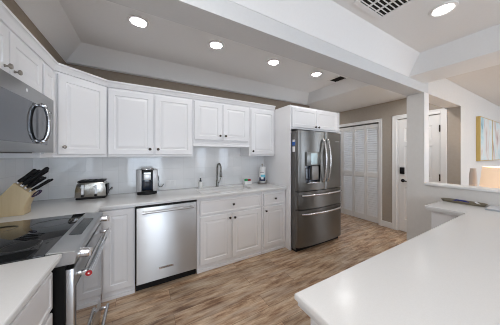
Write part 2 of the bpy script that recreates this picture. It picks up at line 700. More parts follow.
tray('ceiling_kitchen', 0, XH, -1.785, 0.46, 0.264, 3.83, -1.62, -0.055, 0.44, 3.68, -1.42, -0.26, ZK, 2.555, M['ceiling'])
tray('ceiling_dining', 0, XW, SOUTH, YB, 0.35, 3.40, -5.6, -1.958, 0.45, 3.31, -5.5, -2.085, ZD, 2.38, M['ceiling'])
bm = new(); box(bm, XW, XE, SOUTH, YB, ZK, 2.75)
structure('ceiling_living', bm, M['wall_light'])

# tile splash on the two kitchen walls
bm = new(); box(bm, 0.008, 2.836, -0.008, 0, 0.914, 1.56)
structure('wall_tile_back', bm, M['tile'])
bm = new(); box(bm, 0, 0.008, -2.8, 0, 0.914, 1.42)
structure('wall_tile_left', bm, M['tile_side'])

# door casings, baseboards
def casing(name, y0, y1, zt, w):
    bm = new()
    for a, b in ((y0 - w, y0), (y1, y1 + w)):
        box(bm, XH - 0.018, XH, a, b, 0, zt + w, 0.004)
        box(bm, XH - 0.024, XH - 0.018, (a if a < y0 else b - 0.02), (a + 0.02 if a < y0 else b), 0, zt + w, 0.002)
    box(bm, XH - 0.018, XH, y0, y1, zt, zt + w, 0.004)
    box(bm, XH - 0.024, XH - 0.018, y0 - w, y1 + w, zt + w - 0.02, zt + w, 0.002)
    # jamb lining
    for a, b in ((y0, y0 + 0.012), (y1 - 0.012, y1)):
        box(bm, XH, XH + 0.1, a, b, 0, zt)
    structure(name, bm, M['trim'])


casing('trim_2', D1[0], D1[1], 2.04, 0.072)
casing('trim_3', D2[0], D2[1], 2.04, 0.06)
for nm, a, b in (('baseboard_hall', D1[1] + 0.072, D2[0] - 0.06), ('baseboard_hall_corner', YB + 0.001, D1[0] - 0.072)):
    bm = new(); box(bm, XH - 0.014, XH, a, b, 0, 0.11, 0.004); structure(nm, bm, M['trim'])
bm = new(); box(bm, XH + 0.002, XE, YB - 0.014, YB, 0, 0.11, 0.004); structure('baseboard_living', bm, M['trim'])
bm = new(); box(bm, XW + 0.12, XW + 0.134, -3.9, -1.785, 0, 0.11, 0.004); structure('baseboard_half_wall', bm, M['trim'])

# entry door: six moulded panels
w = D1[1] - D1[0] - 0.03
bm = new()
cx = w / 2
slab(bm, [0, 0.10, cx - 0.05, cx + 0.05, w - 0.10, w], [0, 0.22, 0.80, 1.00, 1.53, 1.62, 1.86, 2.025], {(1, 1), (3, 1), (1, 3), (3, 3), (1, 5), (3, 5)}, [(0.008, 0.010), (0.020, 0.010), (0.040, 0.002)], 0.04)
door = finish('door_1', bm, M['trim'], None, smooth=False)
door['kind'] = 'structure'
door.rotation_euler = (0, 0, -PI / 2)
door.location = (XH + 0.012, D1[1] - 0.015, 0.008)
b = new(); box(b, 0.03, 0.105, -0.024, -0.0005, 1.035, 1.155, 0.008, 2); finish('deadbolt_keypad', b, M['black'], door, world=False)
b = new()
lathe(b, [(0, 0), (0.03, 0), (0.03, 0.008), (0.012, 0.012), (0.011, 0.035), (0, 0.036)], 18, Matrix.Translation((0.075, 0, 0.915)) @ rot_to((0, -1, 0)))
tube(b, [(0.075, -0.035, 0.915), (0.10, -0.042, 0.915), (0.16, -0.042, 0.912), (0.185, -0.038, 0.908)], 0.010, 10)
finish('door_lever', b, M['black'], door, world=False)
for z in (0.28, 1.02, 1.80):
    b = new(); box(b, w - 0.012, w + 0.01, -0.012, -0.0005, z - 0.05, z + 0.05, 0.002); tube(b, [(w, -0.015, z - 0.055), (w, -0.015, z + 0.055)], 0.007, 8)
    finish('hinge', b, M['bronze'], door, world=False)

# louvered bifold: four leaves
root = None
lw = (D2[1] - D2[0] - 0.012) / 4
bmr = new(); box(bmr, 0, 4 * lw + 0.004, 0.012, 0.032, 2.018, 2.036)
bif = finish('door_2', bmr, M['case'], None, smooth=False)
bif['kind'] = 'structure'
bif.rotation_euler = (0, 0, -PI / 2)
bif.location = (XH + 0.022, D2[1] - 0.006, 0.0)
for i in range(4):
    bm = new()
    x0 = i * lw + (0.0015 if i % 2 else 0.004)
    x1 = (i + 1) * lw - (0.004 if i % 2 else 0.0015)
    st = 0.036
    for a, b, c, d in ((x0, x0 + st, 0.012, 2.015), (x1 - st, x1, 0.012, 2.015), (x0 + st, x1 - st, 0.012, 0.13), (x0 + st, x1 - st, 0.93, 1.02), (x0 + st, x1 - st, 1.94, 2.015)):
        box(bm, a, b, 0.0, 0.028, c, d, 0.002)
    for za, zb in ((0.13, 0.93), (1.02, 1.94)):
        n = int((zb - za) / 0.046)
        for k in range(n):
            z = za + (k + 0.5) * (zb - za) / n
            t = new(); box(t, x0 + st - 0.002, x1 - st + 0.002, -0.0225, 0.0225, -0.003, 0.003)
            merge(bm, t, Matrix.Translation((0, 0.013, z)) @ Matrix.Rotation(math.radians(55), 4, 'X'))
    leaf = finish('louvered_leaf', bm, M['trim'], bif, world=False, smooth=False)
    if i in (1, 2):
        b = new(); lathe(b, [(0, 0), (0.008, 0), (0.008, 0.012), (0.016, 0.018), (0.016, 0.026), (0, 0.03)], 14, Matrix.Translation(((x1 - 0.018) if i == 2 else (x0 + 0.018), 0, 0.975)) @ rot_to((0, -1, 0)))
        finish('knob', b, M['trim'], leaf, world=False)

# crown along the tops of the wall cabinets
def sweep(bm, path, prof):
    """profile [(outward, z)] along a polyline in plan; outward is to the right of travel"""
    b = bmesh.new()
    P = [Vector((x, y)) for x, y in path]
    rings = []
    for i, p in enumerate(P):
        ns = []
        for a, c in ((i - 1, i), (i, i + 1)):
            if 0 <= a and c < len(P):
                d = (P[c] - P[a]).normalized(); ns.append(Vector((d.y, -d.x)))
        n = ns[0] if len(ns) == 1 else (ns[0] + ns[1]).normalized() / max(0.3, (ns[0] + ns[1]).normalized().dot(ns[0]))
        rings.append([b.verts.new((p.x + n.x * o, p.y + n.y * o, z)) for o, z in prof])
    m = len(prof)
    for r1, r2 in zip(rings, rings[1:]):
        for k in range(m):
            b.faces.new((r1[k], r1[(k + 1) % m], r2[(k + 1) % m], r2[k]))
    b.faces.new(rings[0]); b.faces.new(rings[-1])
    bmesh.ops.recalc_face_normals(b, faces=b.faces)
    merge(bm, b)


CROWN = [(-0.02, 2.112), (0.008, 2.112), (0.011, 2.122), (0.017, 2.130), (0.022, 2.148), (0.031, 2.158), (0.035, 2.160), (0.035, 2.176), (-0.02, 2.176)]
bm = new()
sweep(bm, [(0.33, -1.76), (0.33, -0.622), (0.66, -0.332), (2.834, -0.332)], CROWN)
structure('trim_4', bm, M['cabinet'])

# ================================================================== WALL CABINETS
def wall_cabinet(label, loc, rz, Wd, z0, z1, D, doors, group='white wall cabinets'):
    t = thing('wall_cabinet', label, 'cabinet', (loc[0], loc[1], z0), rz, group)
    b = new(); box(b, 0.0015, Wd - 0.0015, -D, -0.0, 0, z1 - z0, 0.0015)
    finish('body', b, M['cabinet'], t, world=False, smooth=False)
    for d in doors:
        add_door(t, 'door', d[0], d[1], d[2] - z0, d[3] - z0, -D - 0.0005, (d[4], d[5] - z0) if len(d) > 4 else None, knob_mat=d[6] if len(d) > 6 else 'bronze')
    return t


# left wall: over the microwave (local x runs along world y)
c = wall_cabinet('white two-door wall cabinet above the microwave', (0.0, -1.615, 0), PI / 2, 0.745, 1.81, 2.11, 0.33,
             [(0.0, 0.312, 1.825, 2.075, 0.268, 1.868, 'nickel'), (0.32, 0.722, 1.825, 2.075, 0.362, 1.868, 'nickel')])
wall_cabinet('narrow white wall cabinet between the microwave and the angled corner cabinet', (0.0, -0.868, 0), PI / 2, 0.246, 1.37, 2.11, 0.33,
             [(0.014, 0.222, 1.40, 2.075)])
# back wall
wall_cabinet('tall white two-door wall cabinet above the coffee maker', (0.662, -0.008, 0), 0, 0.885, 1.37, 2.11, 0.322,
             [(0.010, 0.434, 1.395, 2.085, 0.398, 1.455), (0.450, 0.870, 1.395, 2.085, 0.482, 1.455)])
c = wall_cabinet('short white two-door wall cabinet above the sink', (1.549, -0.008, 0), 0, 0.822, 1.545, 2.11, 0.322,
             [(0.016, 0.384, 1.59, 2.085, 0.356, 1.65), (0.404, 0.798, 1.59, 2.085, 0.436, 1.65)])
b = new(); box(b, 0.0015, 0.8205, -0.322, -0.304, 1.503 - 1.545, -0.0005, 0.0015); finish('valance', b, M['cabinet'], c, world=False, smooth=False)
wall_cabinet('single-door white wall cabinet beside the refrigerator panel', (2.373, -0.008, 0), 0, 0.462, 1.37, 2.11, 0.322,
             [(0.022, 0.452, 1.395, 2.085, 0.050, 1.445)])

# diagonal corner cabinet
t = thing('corner_wall_cabinet', 'white angled corner wall cabinet with one tall door, between the two cabinet runs', 'cabinet', (0.01, -0.01, 1.37))
b = new(); prism(b, [(0.008, -0.008), (0.008, -0.620), (0.33, -0.620), (0.660, -0.332), (0.660, -0.008)], 1.37, 2.11, 'z', 0.0015, 1)
finish('body', b, M['cabinet'], t, smooth=False)
A_, B_ = Vector((0.33, -0.620)), Vector((0.660, -0.332))
ang = math.atan2(B_.y - A_.y, B_.x - A_.x)
ln = (B_ - A_).length
bm = new()
w = ln - 0.05
slab(bm, [0, 0.055, w - 0.055, w], [0, 0.055, 0.64, 0.695], {(1, 1)}, RAISED, 0.02)
d = finish('door', bm, M['cabinet'], t, world=False, smooth=False)
nrm = Vector((math.sin(ang), -math.cos(ang)))
p = A_ + (B_ - A_).normalized() * 0.025 + nrm * 0.0205
d.location = (p.x - 0.01, p.y + 0.01, 0.025)
d.rotation_euler = (0, 0, ang)
b = new(); knob_mesh(b, rot_to((0, -1, 0)))
k = finish('knob', b, M['nickel'], d, world=False); k.location = (0.034, 0, 0.065)

# refrigerator surround
t = thing('refrigerator_cabinet', 'white surround of the refrigerator with side panels and a two-door top cabinet', 'cabinet', (3.38, -0.35, 0))
b = new(); box(b, 2.837, 2.857, -0.72, -0.001, 0, 2.12, 0.001); finish('side_panel', b, M['cabinet'], t, smooth=False)
b = new(); box(b, 3.916, 3.940, -0.72, -0.001, 0, 2.12, 0.001); finish('side_panel', b, M['cabinet'], t, smooth=False)
b = new(); box(b, 2.8575, 3.9155, -0.70, -0.001, 1.775, 2.12, 0.001); finish('body', b, M['cabinet'], t, smooth=False)
for x0, x1, kx in ((2.882, 3.380, 3.345), (3.386, 3.896, 3.42)):
    add_door(t, 'door', x0 - 3.38, x1 - 3.38, 1.80, 2.095, -0.70 + 0.35 - 0.0005, (kx - 3.38, 1.825), rail=0.05, loops=FLATP)

# ================================================================== BASE CABINETS
def base_cabinet(label, loc, rz, Wd, fronts, D=0.60, group='white base cabinets', open_top=False):
    t = thing('base_cabinet', label, 'cabinet', (loc[0], loc[1], 0), rz, group)
    b = new()
    if open_top:
        for x0, x1, y0, y1, z0, z1 in ((0.001, 0.019, -D, 0, 0.075, 0.8775), (Wd - 0.019, Wd - 0.001, -D, 0, 0.075, 0.8775), (0.019, Wd - 0.019, -D, -D + 0.02, 0.075, 0.8775), (0.019, Wd - 0.019, -D + 0.02, 0, 0.075, 0.095)):
            box(b, x0, x1, y0, y1, z0, z1)
    else:
        box(b, 0.001, Wd - 0.001, -D, 0, 0.075, 0.8775, 0.001)
    finish('body', b, M['cabinet'], t, world=False, smooth=False)
    b = new(); box(b, 0.001, Wd - 0.001, -D + 0.012, -D + 0.03, 0, 0.0745); box(b, 0.001, Wd - 0.001, -D - 0.004, -D + 0.0115, 0, 0.032, 0.004, 2)
    finish('toe_board', b, M['cabinet'], t, world=False, smooth=False)
    for f in fronts:
        add_door(t, f[0], f[1], f[2], f[3], f[4], -D - 0.0005, (f[5], f[6]) if len(f) > 5 else None, rail=f[7] if len(f) > 7 else 0.055, loops=FLATP if f[0] == 'drawer' else RAISED)
    return t


bc = base_cabinet('white base cabinet with one door between the range and the dishwasher', (0.65, -0.001, 0), 0, 0.270, [('door', 0.014, 0.262, 0.09, 0.862)])
b = new(); box(b, 0.012, 0.648, -0.60, -0.001, 0.075, 0.8775); box(b, 0.012, 0.60, -0.832, -0.60, 0.075, 0.8775); box(b, 0.012, 0.57, -0.832, -0.03, 0.0, 0.075)
finish('blind_corner', b, M['cabinet'], bc, smooth=False)
base_cabinet('wide white sink base cabinet with two doors, right of the dishwasher', (1.534, -0.001, 0), 0, 0.888,
             [('drawer', 0.032, 0.870, 0.675, 0.845, 0.45, 0.765, 0.02), ('door', 0.032, 0.428, 0.09, 0.655, 0.402, 0.600), ('door', 0.440, 0.870, 0.09, 0.655, 0.470, 0.595)], open_top=True)
base_cabinet('narrow white base cabinet beside the refrigerator panel', (2.424, -0.001, 0), 0, 0.411,
             [('drawer', 0.024, 0.404, 0.675, 0.845, 0.215, 0.765, 0.02), ('door', 0.024, 0.404, 0.09, 0.655, 0.056, 0.605)])
base_cabinet('white drawer base cabinet nearest the camera, on the near side of the range', (0.001, -2.80, 0), PI / 2, 1.165,
             [('drawer', 0.60, 1.15, 0.675, 0.845, 0.875, 0.76, 0.02), ('drawer', 0.60, 1.15, 0.39, 0.655, 0.875, 0.54, 0.03), ('drawer', 0.60, 1.15, 0.09, 0.37, 0.875, 0.24, 0.03),
              ('door', 0.015, 0.585, 0.09, 0.845, 0.54, 0.70)], D=0.60)

# peninsula bases
t = thing('peninsula_cabinet', 'white base cabinet under the wide peninsula countertop in the foreground', 'cabinet', (2.4, -2.9, 0))
b = new(); box(b, 1.475, 3.775, -3.36, -2.44, 0.0, 0.8715, 0.001); finish('body', b, M['cabinet'], t, smooth=False)
b = new(); box(b, 1.465, 1.4745, -3.36, -2.44, 0, 0.10, 0.003); finish('baseboard', b, M['trim'], t, smooth=False)
t = thing('base_cabinet', 'white base cabinet against the half wall under the tray of odds and ends', 'cabinet', (3.55, -2.29, 0), 0, 'white base cabinets')
b = new(); box(b, 3.33, 3.775, -2.437, -2.165, 0.075, 0.8715, 0.001); finish('body', b, M['cabinet'], t, smooth=False)
b = new(); box(b, 3.36, 3.775, -2.437, -2.19, 0.0, 0.0745); finish('toe_board', b, M['cabinet'], t, smooth=False)

# ================================================================== COUNTERTOPS
def cells_top(bm, xs, ys, keep, z0, z1, r=0.006):
    b = bmesh.new()
    V = {}
    def v(i, j):
        if (i, j) not in V:
            V[(i, j)] = b.verts.new((xs[i], ys[j], z0))
        return V[(i, j)]
    fs = [b.faces.new((v(i, j), v(i + 1, j), v(i + 1, j + 1), v(i, j + 1))) for i in range(len(xs) - 1) for j in range(len(ys) - 1) if keep(i, j)]
    ex = bmesh.ops.extrude_face_region(b, geom=fs)
    bmesh.ops.translate(b, verts=[g for g in ex['geom'] if isinstance(g, bmesh.types.BMVert)], vec=(0, 0, z1 - z0))
    bmesh.ops.recalc_face_normals(b, faces=b.faces)
    bmesh.ops.dissolve_limit(b, angle_limit=0.01, verts=b.verts, edges=b.edges)
    es = [e for e in b.edges if len(e.link_faces) == 2 and e.calc_face_angle(0) > 1.0 and max(q.co.z for q in e.verts) > z1 - 1e-4 and min(q.co.z for q in e.verts) > z1 - 1e-4]
    bmesh.ops.bevel(b, geom=es, offset=r, segments=3, affect='EDGES', profile=0.5)
    merge(bm, b)


def counter(xs, ys, keep, z0, step, ins, label):
    """slab with a rounded top nose and a slimmer layer set back beneath it"""
    bm = new()
    cells_top(bm, xs, ys, keep, z0 + step, 0.914, 0.007)
    x2, y2 = list(xs), list(ys)
    for lst, sides in ((x2, ins[0]), (y2, ins[1])):
        for k, d in sides:
            lst[k] += d
    cells_top(bm, x2, y2, keep, z0, z0 + step, 0.004)
    return tag(finish('countertop', bm, M['counter']), label, 'countertop', 'white countertops')


I = 0.008
counter([0.0085, 0.65, 1.62, 2.36, 2.836], [-0.832, -0.65, -0.50, -0.16, -0.0085], lambda i, j: (j > 0 or i == 0) and not (i == 2 and j == 2), 0.878, 0.016,
        (((1, -I),), ((1, I),)), 'white L-shaped countertop along the tiled back wall with the sink')
counter([0.0085, 0.645], [-2.80, -1.618], lambda i, j: True, 0.878, 0.016, (((1, -I),), ((0, I),)), 'short white countertop nearest the camera, on the near side of the range')
counter([1.44, 3.29, 3.7755], [-3.40, -2.40, -2.13], lambda i, j: not (i == 0 and j == 1), 0.872, 0.020, (((0, I), (1, I)), ((0, I), (1, -I), (2, -I))),
        'large white peninsula countertop filling the right foreground up to the half wall')

# sink bowl under the hole
t = thing('sink', 'white undermount sink below the tall faucet', 'sink', (1.99, -0.33, 0.66))
b = bmesh.new()
def rect(x0, x1, y0, y1, z):
    return [b.verts.new(p) for p in ((x0, y0, z), (x1, y0, z), (x1, y1, z), (x0, y1, z))]
rr = [rect(1.60, 2.38, -0.52, -0.14, 0.8775), rect(1.60, 2.38, -0.52, -0.14, 0.66), ]
ri = [rect(1.622, 2.358, -0.498, -0.162, 0.8775), rect(1.64, 2.34, -0.48, -0.18, 0.69)]
for r1, r2 in ((rr[0], rr[1]), (rr[0], ri[0]), (ri[0], ri[1])):
    for i in range(4):
        j = (i + 1) % 4
        b.faces.new((r1[i], r1[j], r2[j], r2[i]))
b.faces.new(rr[1]); b.faces.new(ri[1])
bmesh.ops.recalc_face_normals(b, faces=b.faces)
finish('bowl', b, M['white'], t, smooth=False)
b = new(); lathe(b, [(0, 0), (0.045, 0), (0.045, 0.004), (0.03, 0.005), (0, 0.003)], 20, Matrix.Translation((1.99, -0.33, 0.6905))); finish('drain', b, M['chrome'], t)

# ================================================================== APPLIANCES
# ---- dishwasher
t = thing('dishwasher', 'stainless steel dishwasher with a long bar handle under the coffee maker', 'dishwasher', (1.22, -0.33, 0))
b = new(); box(b, 0.925, 1.526, -0.60, -0.02, 0.09, 0.872); finish('tub', b, M['black'], t, smooth=False)
b = new(); prism(b, [(0.930, -0.601), (0.930, -0.648), (0.936, -0.655), (1.516, -0.655), (1.522, -0.648), (1.522, -0.601)], 0.095, 0.855, 'z', 0.002, 2)
finish('door', b, M['steel'], t)
b = new(); box(b, 0.930, 1.522, -0.645, -0.601, 0.8565, 0.8715, 0.002); finish('control_strip', b, M['black'], t)
b = new(); box(b, 0.927, 1.524, -0.585, -0.56, 0.0, 0.0895); finish('kick_plate', b, M['black'], t, smooth=False)
b = new()
tube(b, [(0.985, -0.70, 0.815), (1.475, -0.70, 0.815)], 0.0125, 16)
for x in (1.00, 1.46):
    tube(b, [(x, -0.656, 0.815), (x, -0.70, 0.815)], 0.009, 10)
finish('handle', b, M['bar_steel'], t)
b = new(); box(b, 1.135, 1.275, -0.6585, -0.6555, 0.20, 0.225, 0.002); bd = finish('brand_badge', b, M['chrome'], t)


def lettering(text, size, m, parent, loc, rot, extrude=0.0004):
    cu = bpy.data.curves.new('lettering', 'FONT')
    cu.body = text
    cu.size = size
    cu.extrude = extrude
    cu.align_x = 'CENTER'
    cu.align_y = 'CENTER'
    tmp = bpy.data.objects.new('lettering', cu)
    COL.objects.link(tmp)
    bpy.context.view_layer.update()
    me = bpy.data.meshes.new_from_object(tmp.evaluated_get(bpy.context.evaluated_depsgraph_get()))
    bpy.data.objects.remove(tmp)
    me.materials.clear(); me.materials.append(m)
    o = bpy.data.objects.new('lettering', me)
    COL.objects.link(o)
    o.parent = parent
    off = Vector((0, 0, 0)); p = parent
    while p is not None:
        off += p.location; p = p.parent
    o.location = Vector(loc) - off
    o.rotation_euler = rot
    return o


lettering('KitchenAid', 0.022, M['black'], bd, (1.205, -0.6592, 0.2125), (PI / 2, 0, 0))

# ---- range
Y0, Y1 = -1.612, -0.838
t = thing('range', 'stainless slide-in electric range with a black glass cooktop', 'range', (0.33, -1.22, 0))
b = new(); box(b, 0.03, 0.654, Y0 + 0.002, Y1 - 0.002, 0.02, 0.844); box(b, 0.03, 0.583, Y0 + 0.002, Y1 - 0.002, 0.844, 0.895); finish('body', b, M['side_black'], t, smooth=False)
b = new(); box(b, 0.012, 0.583, Y0, Y1, 0.8955, 0.917, 0.003, 2); ck = finish('cooktop', b, M['gloss_black'], t)
for x, y, r in ((0.20, -1.42, 0.085), (0.20, -1.02, 0.075), (0.44, -1.42, 0.075), (0.44, -1.02, 0.10)):
    b = new(); lathe(b, [(r - 0.003, 0), (r, 0.0002), (r - 0.003, 0.0004)], 40, Matrix.Translation((x, y, 0.9171))); finish('burner_ring', b, M['case'], ck)
b = new(); prism(b, [(0.584, 0.845), (0.584, 0.921), (0.690, 0.908), (0.700, 0.896), (0.690, 0.845)], Y0, Y1, 'y', 0.002, 1)
cp = finish('control_panel', b, M['steel_h'], t)
# display sits on the sloped top of the panel
b = new(); prism(b, [(0.607, 0.9186), (0.607, 0.9200), (0.665, 0.9129), (0.665, 0.9115)], -1.365, -1.015, 'y'); finish('display', b, M['display'], cp, smooth=False)
for y in (-1.545, -0.905):
    b = new()
    lathe(b, [(0, 0), (0.029, 0), (0.029, 0.008), (0.025, 0.010), (0.024, 0.040), (0.020, 0.045), (0, 0.045)], 22, Matrix.Translation((0.693, y, 0.872)) @ rot_to((1, 0, -0.12)))
    tt = new(); box(tt, -0.005, 0.005, -0.023, 0.023, 0.043, 0.053, 0.002); merge(b, tt, Matrix.Translation((0.693, y, 0.872)) @ rot_to((1, 0, -0.12)))
    finish('control_knob', b, M['chrome'], cp)
b = new(); box(b, 0.6545, 0.686, Y0 + 0.004, Y1 - 0.004, 0.235, 0.820, 0.003, 2); od = finish('oven_door', b, M['steel_h'], t)
b = new(); box(b, 0.6862, 0.690, Y0 + 0.03, Y1 - 0.03, 0.255, 0.72, 0.001); finish('oven_glass', b, M['mirror_glass'], od, smooth=False)
b = new()
tube(b, [(0.738, -1.575, 0.765), (0.738, -0.875, 0.765)], 0.0165, 18)
for y in (-1.545, -0.905):
    box(b, 0.6862, 0.742, y - 0.014, y + 0.014, 0.755, 0.777, 0.004, 2)
h = finish('oven_handle', b, M['chrome'], od)
b = new(); lathe(b, [(0, 0), (0.0145, 0), (0.0145, 0.002), (0.0, 0.003)], 20, Matrix.Translation((0.738, -1.575, 0.765)) @ rot_to((0, -1, 0))); md = finish('medallion', b, M['red'], h)
b = new(); lathe(b, [(0, 0), (0.004, 0), (0.0, 0.0006)], 12, Matrix.Translation((0.738, -1.578, 0.765)) @ rot_to((0, -1, 0))); finish('medallion_centre', b, M['white'], md)
b = new(); box(b, 0.6545, 0.684, Y0 + 0.004, Y1 - 0.004, 0.045, 0.228, 0.003, 2); dr = finish('warming_drawer', b, M['steel_h'], t)
b = new()
tube(b, [(0.735, -1.56, 0.145), (0.735, -0.89, 0.145)], 0.012, 16)
for y in (-1.53, -0.92):
    box(b, 0.6842, 0.739, y - 0.012, y + 0.012, 0.136, 0.154, 0.003, 2)
finish('drawer_handle', b, M['chrome'], dr)
b = new(); box(b, 0.10, 0.60, Y0 + 0.03, Y1 - 0.03, 0.0, 0.0195); finish('kick_plate', b, M['black'], t, smooth=False)

# ---- microwave
t = thing('microwave', 'stainless over-the-range microwave with a bowed vertical handle', 'microwave', (0.20, -1.24, 1.405))
MY0, MY1 = -1.612, -0.872
b = new(); box(b, 0.0085, 0.375, MY0, MY1, 1.41, 1.805, 0.003); finish('body', b, M['case'], t, smooth=False)
b = new(); box(b, 0.3755, 0.405, MY0, MY1, 1.408, 1.803, 0.004, 2); fr = finish('door', b, M['steel_micro'], t)
b = new(); box(b, 0.4055, 0.4075, MY0 + 0.02, -0.990, 1.462, 1.716, 0.001); finish('door_glass', b, M['micro_glass'], fr, smooth=False)
hp = []
for i in range(15):
    a = i / 14
    hp.append((0.412 + 0.040 * math.sin(PI * a) ** 0.38, -1.115, 1.475 + 0.245 * a))
b = new(); tube(b, hp, 0.0125, 14)
for z in (1.482, 1.712):
    box(b, 0.4055, 0.437, -1.131, -1.099, z - 0.009, z + 0.009, 0.004, 2)
finish('handle', b, M['handle_dark'], fr)
b = new(); lathe(b, [(0, 0), (0.011, 0), (0.011, 0.001), (0.009, 0.0016), (0, 0.0016)], 18, Matrix.Translation((0.4052, -1.272, 1.768)) @ rot_to((1, 0, 0))); finish('brand_roundel', b, M['chrome'], fr)
b = new(); lathe(b, [(0, 0), (0.005, 0), (0.0, 0.001)], 12, Matrix.Translation((0.4052, -0.915, 1.70)) @ rot_to((1, 0, 0))); finish('button', b, M['black'], fr)
b = new(); box(b, 0.05, 0.36, MY0 + 0.04, MY1 - 0.20, 1.402, 1.4098, 0.002); finish('grease_filter', b, M['case'], t, smooth=False)

# ---- refrigerator (french doors over two drawers, bowed fronts)
FX0, FX1, FC = 2.866, 3.812, 3.339
t = thing('refrigerator', 'dark stainless french-door refrigerator with a water dispenser', 'refrigerator', (3.33, -0.45, 0))
b = new(); box(b, FX0 + 0.001, FX1 - 0.001, -0.800, -0.04, 0.03, 1.735, 0.004); finish('case', b, M['case'], t, smooth=False)


def front_y(x):
    u = (x - FC) / ((FX1 - FX0) / 2)
    e = max(0.0, abs(u) - 0.94) / 0.06
    return -0.885 + 0.032 * u * u + 0.018 * e * e


def bowed(bm, x0, x1, z0, z1, yb=-0.803, hole=None, rr=0.006):
    """front panel bowed in plan; hole = (hx0, hx1, hz0, hz1, depth) makes a niche"""
    b = bmesh.new()
    n = 18
    xs = [x0 + (x1 - x0) * i / n for i in range(n + 1)]
    zs = [z0, z1]
    if hole:
        xs = sorted(set([x for x in xs if abs(x - hole[0]) > 0.008 and abs(x - hole[1]) > 0.008] + [hole[0], hole[1]]))
        zs = [z0, hole[2], hole[3], z1]
    def fy(x):
        c = min(x - x0, x1 - x)
        return front_y(x) + (0.010 * (1 - c / 0.014) ** 2 if c < 0.014 else 0)
    xs = sorted(set(xs + [x0 + 0.004, x0 + 0.009, x1 - 0.004, x1 - 0.009]))
    g = {}
    for i, x in enumerate(xs):
        for k, z in enumerate(zs):
            g[i, k] = b.verts.new((x, fy(x), z))
    for i in range(len(xs) - 1):
        for k in range(len(zs) - 1):
            if hole and k == 1 and xs[i] >= hole[0] - 1e-6 and xs[i + 1] <= hole[1] + 1e-6:
                continue
            b.faces.new((g[i, k], g[i + 1, k], g[i + 1, k + 1], g[i, k + 1]))
    K = len(zs) - 1
    lo = [b.verts.new((x, yb, z0)) for x in (x0, x1)]
    hi = [b.verts.new((x, yb, z1)) for x in (x0, x1)]
    b.faces.new([g[i, 0] for i in range(len(xs))][::-1] + lo)
    b.faces.new([g[i, K] for i in range(len(xs))] + hi[::-1])
    b.faces.new([lo[0]] + [g[0, k] for k in range(K + 1)] + [hi[0]])
    b.faces.new([lo[1], hi[1]] + [g[len(xs) - 1, k] for k in range(K, -1, -1)])
    b.faces.new((lo[0], hi[0], hi[1], lo[1]))
    if hole:
        ins = [i for i, x in enumerate(xs) if hole[0] - 1e-6 <= x <= hole[1] + 1e-6]
        yd = hole[4]
        back = {}
        for i in ins:
            for k in (1, 2):
                back[i, k] = b.verts.new((xs[i], yd, zs[k]))
        for a, c in zip(ins, ins[1:]):
            b.faces.new((back[a, 1], back[c, 1], back[c, 2], back[a, 2]))
            b.faces.new((g[a, 1], g[c, 1], back[c, 1], back[a, 1]))
            b.faces.new((g[a, 2], back[a, 2], back[c, 2], g[c, 2]))
        for i in (ins[0], ins[-1]):
            b.faces.new((g[i, 1], back[i, 1], back[i, 2], g[i, 2]))
    bmesh.ops.recalc_face_normals(b, faces=b.faces)
    merge(bm, b)
    return bm


b = new(); bowed(b, FX0, FC - 0.003 + 0.05, 0.872, 1.735, hole=(2.995, 3.275, 0.995, 1.235, -0.825)); ld = finish('door', b, M['dark_steel'], t)
b = new(); bowed(b, FC + 0.053, FX1, 0.872, 1.735); rd = finish('door', b, M['dark_steel'], t)
b = new()
box(b, 2.995, 3.275, -0.893, -0.866, 1.236, 1.43, 0.004, 2)
dp = finish('dispenser_display', b, mat('display_grey', (0.26, 0.27, 0.27), 0.3, 0.7), ld)
b = new(); box(b, 3.075, 3.205, -0.8945, -0.8935, 1.25, 1.41, 0.0); finish('display_screen', b, mat('screen_grey', (0.38, 0.45, 0.45), 0.2, 0.3), dp, smooth=False)
b = new(); box(b, 2.998, 3.272, -0.8255, -0.8245, 0.998, 1.232); box(b, 3.015, 3.045, -0.86, -0.826, 1.03, 1.20, 0.006); box(b, 3.065, 3.095, -0.86, -0.826, 1.03, 1.20, 0.006)
finish('dispenser_paddle', b, M['water_tank'], ld)
b = new(); box(b, 3.125, 3.262, -0.872, -0.826, 1.02, 1.225, 0.008, 2); finish('ice_chute', b, mat('chute_grey', (0.34, 0.33, 0.32), 0.35, 0.5), ld)
b = new(); box(b, 2.995, 3.275, -0.915, -0.826, 0.982, 0.996, 0.004, 2); finish('drip_tray', b, M['dark_steel_h'], ld)
for xh, dd in ((3.335, ld), (3.428, rd)):
    pts = []
    for i in range(21):
        a = i / 20
        pts.append((xh, front_y(xh) - 0.012 - 0.055 * math.sin(PI * a) ** 0.7, 0.99 + 0.63 * a))
    b = new(); tube(b, pts, 0.014, 14)
    for z in (0.995, 1.615):
        box(b, xh - 0.012, xh + 0.012, front_y(xh) - 0.018, front_y(xh) - 0.0005, z - 0.014, z + 0.014, 0.004, 2)
    finish('door_handle', b, M['dark_steel_h'], dd)
for z0, z1, zh in ((0.608, 0.860, 0.825), (0.075, 0.596, 0.560)):
    b = new(); bowed(b, FX0, FX1, z0, z1); dr = finish('freezer_drawer' if z0 < 0.1 else 'middle_drawer', b, M['dark_steel'], t)
    pts = []
    for i in range(21):
        x = FX0 + 0.045 + (FX1 - FX0 - 0.09) * i / 20
        u = 2 * i / 20 - 1
        pts.append((x, front_y(x) - 0.022 - 0.030 * (1 - abs(u) ** 4), zh - 0.012))
    b = new(); tube(b, pts, 0.015, 14)
    for x in (FX0 + 0.06, FX1 - 0.06):
        box(b, x - 0.012, x + 0.012, front_y(x) - 0.024, front_y(x) - 0.0005, zh - 0.024, zh, 0.004, 2)
    finish('drawer_handle', b, M['dark_steel_h'], dr)
b = new(); box(b, FX0 + 0.01, FX1 - 0.01, -0.80, -0.70, 0.0, 0.065, 0.004); finish('toe_grille', b, M['black'], t, smooth=False)
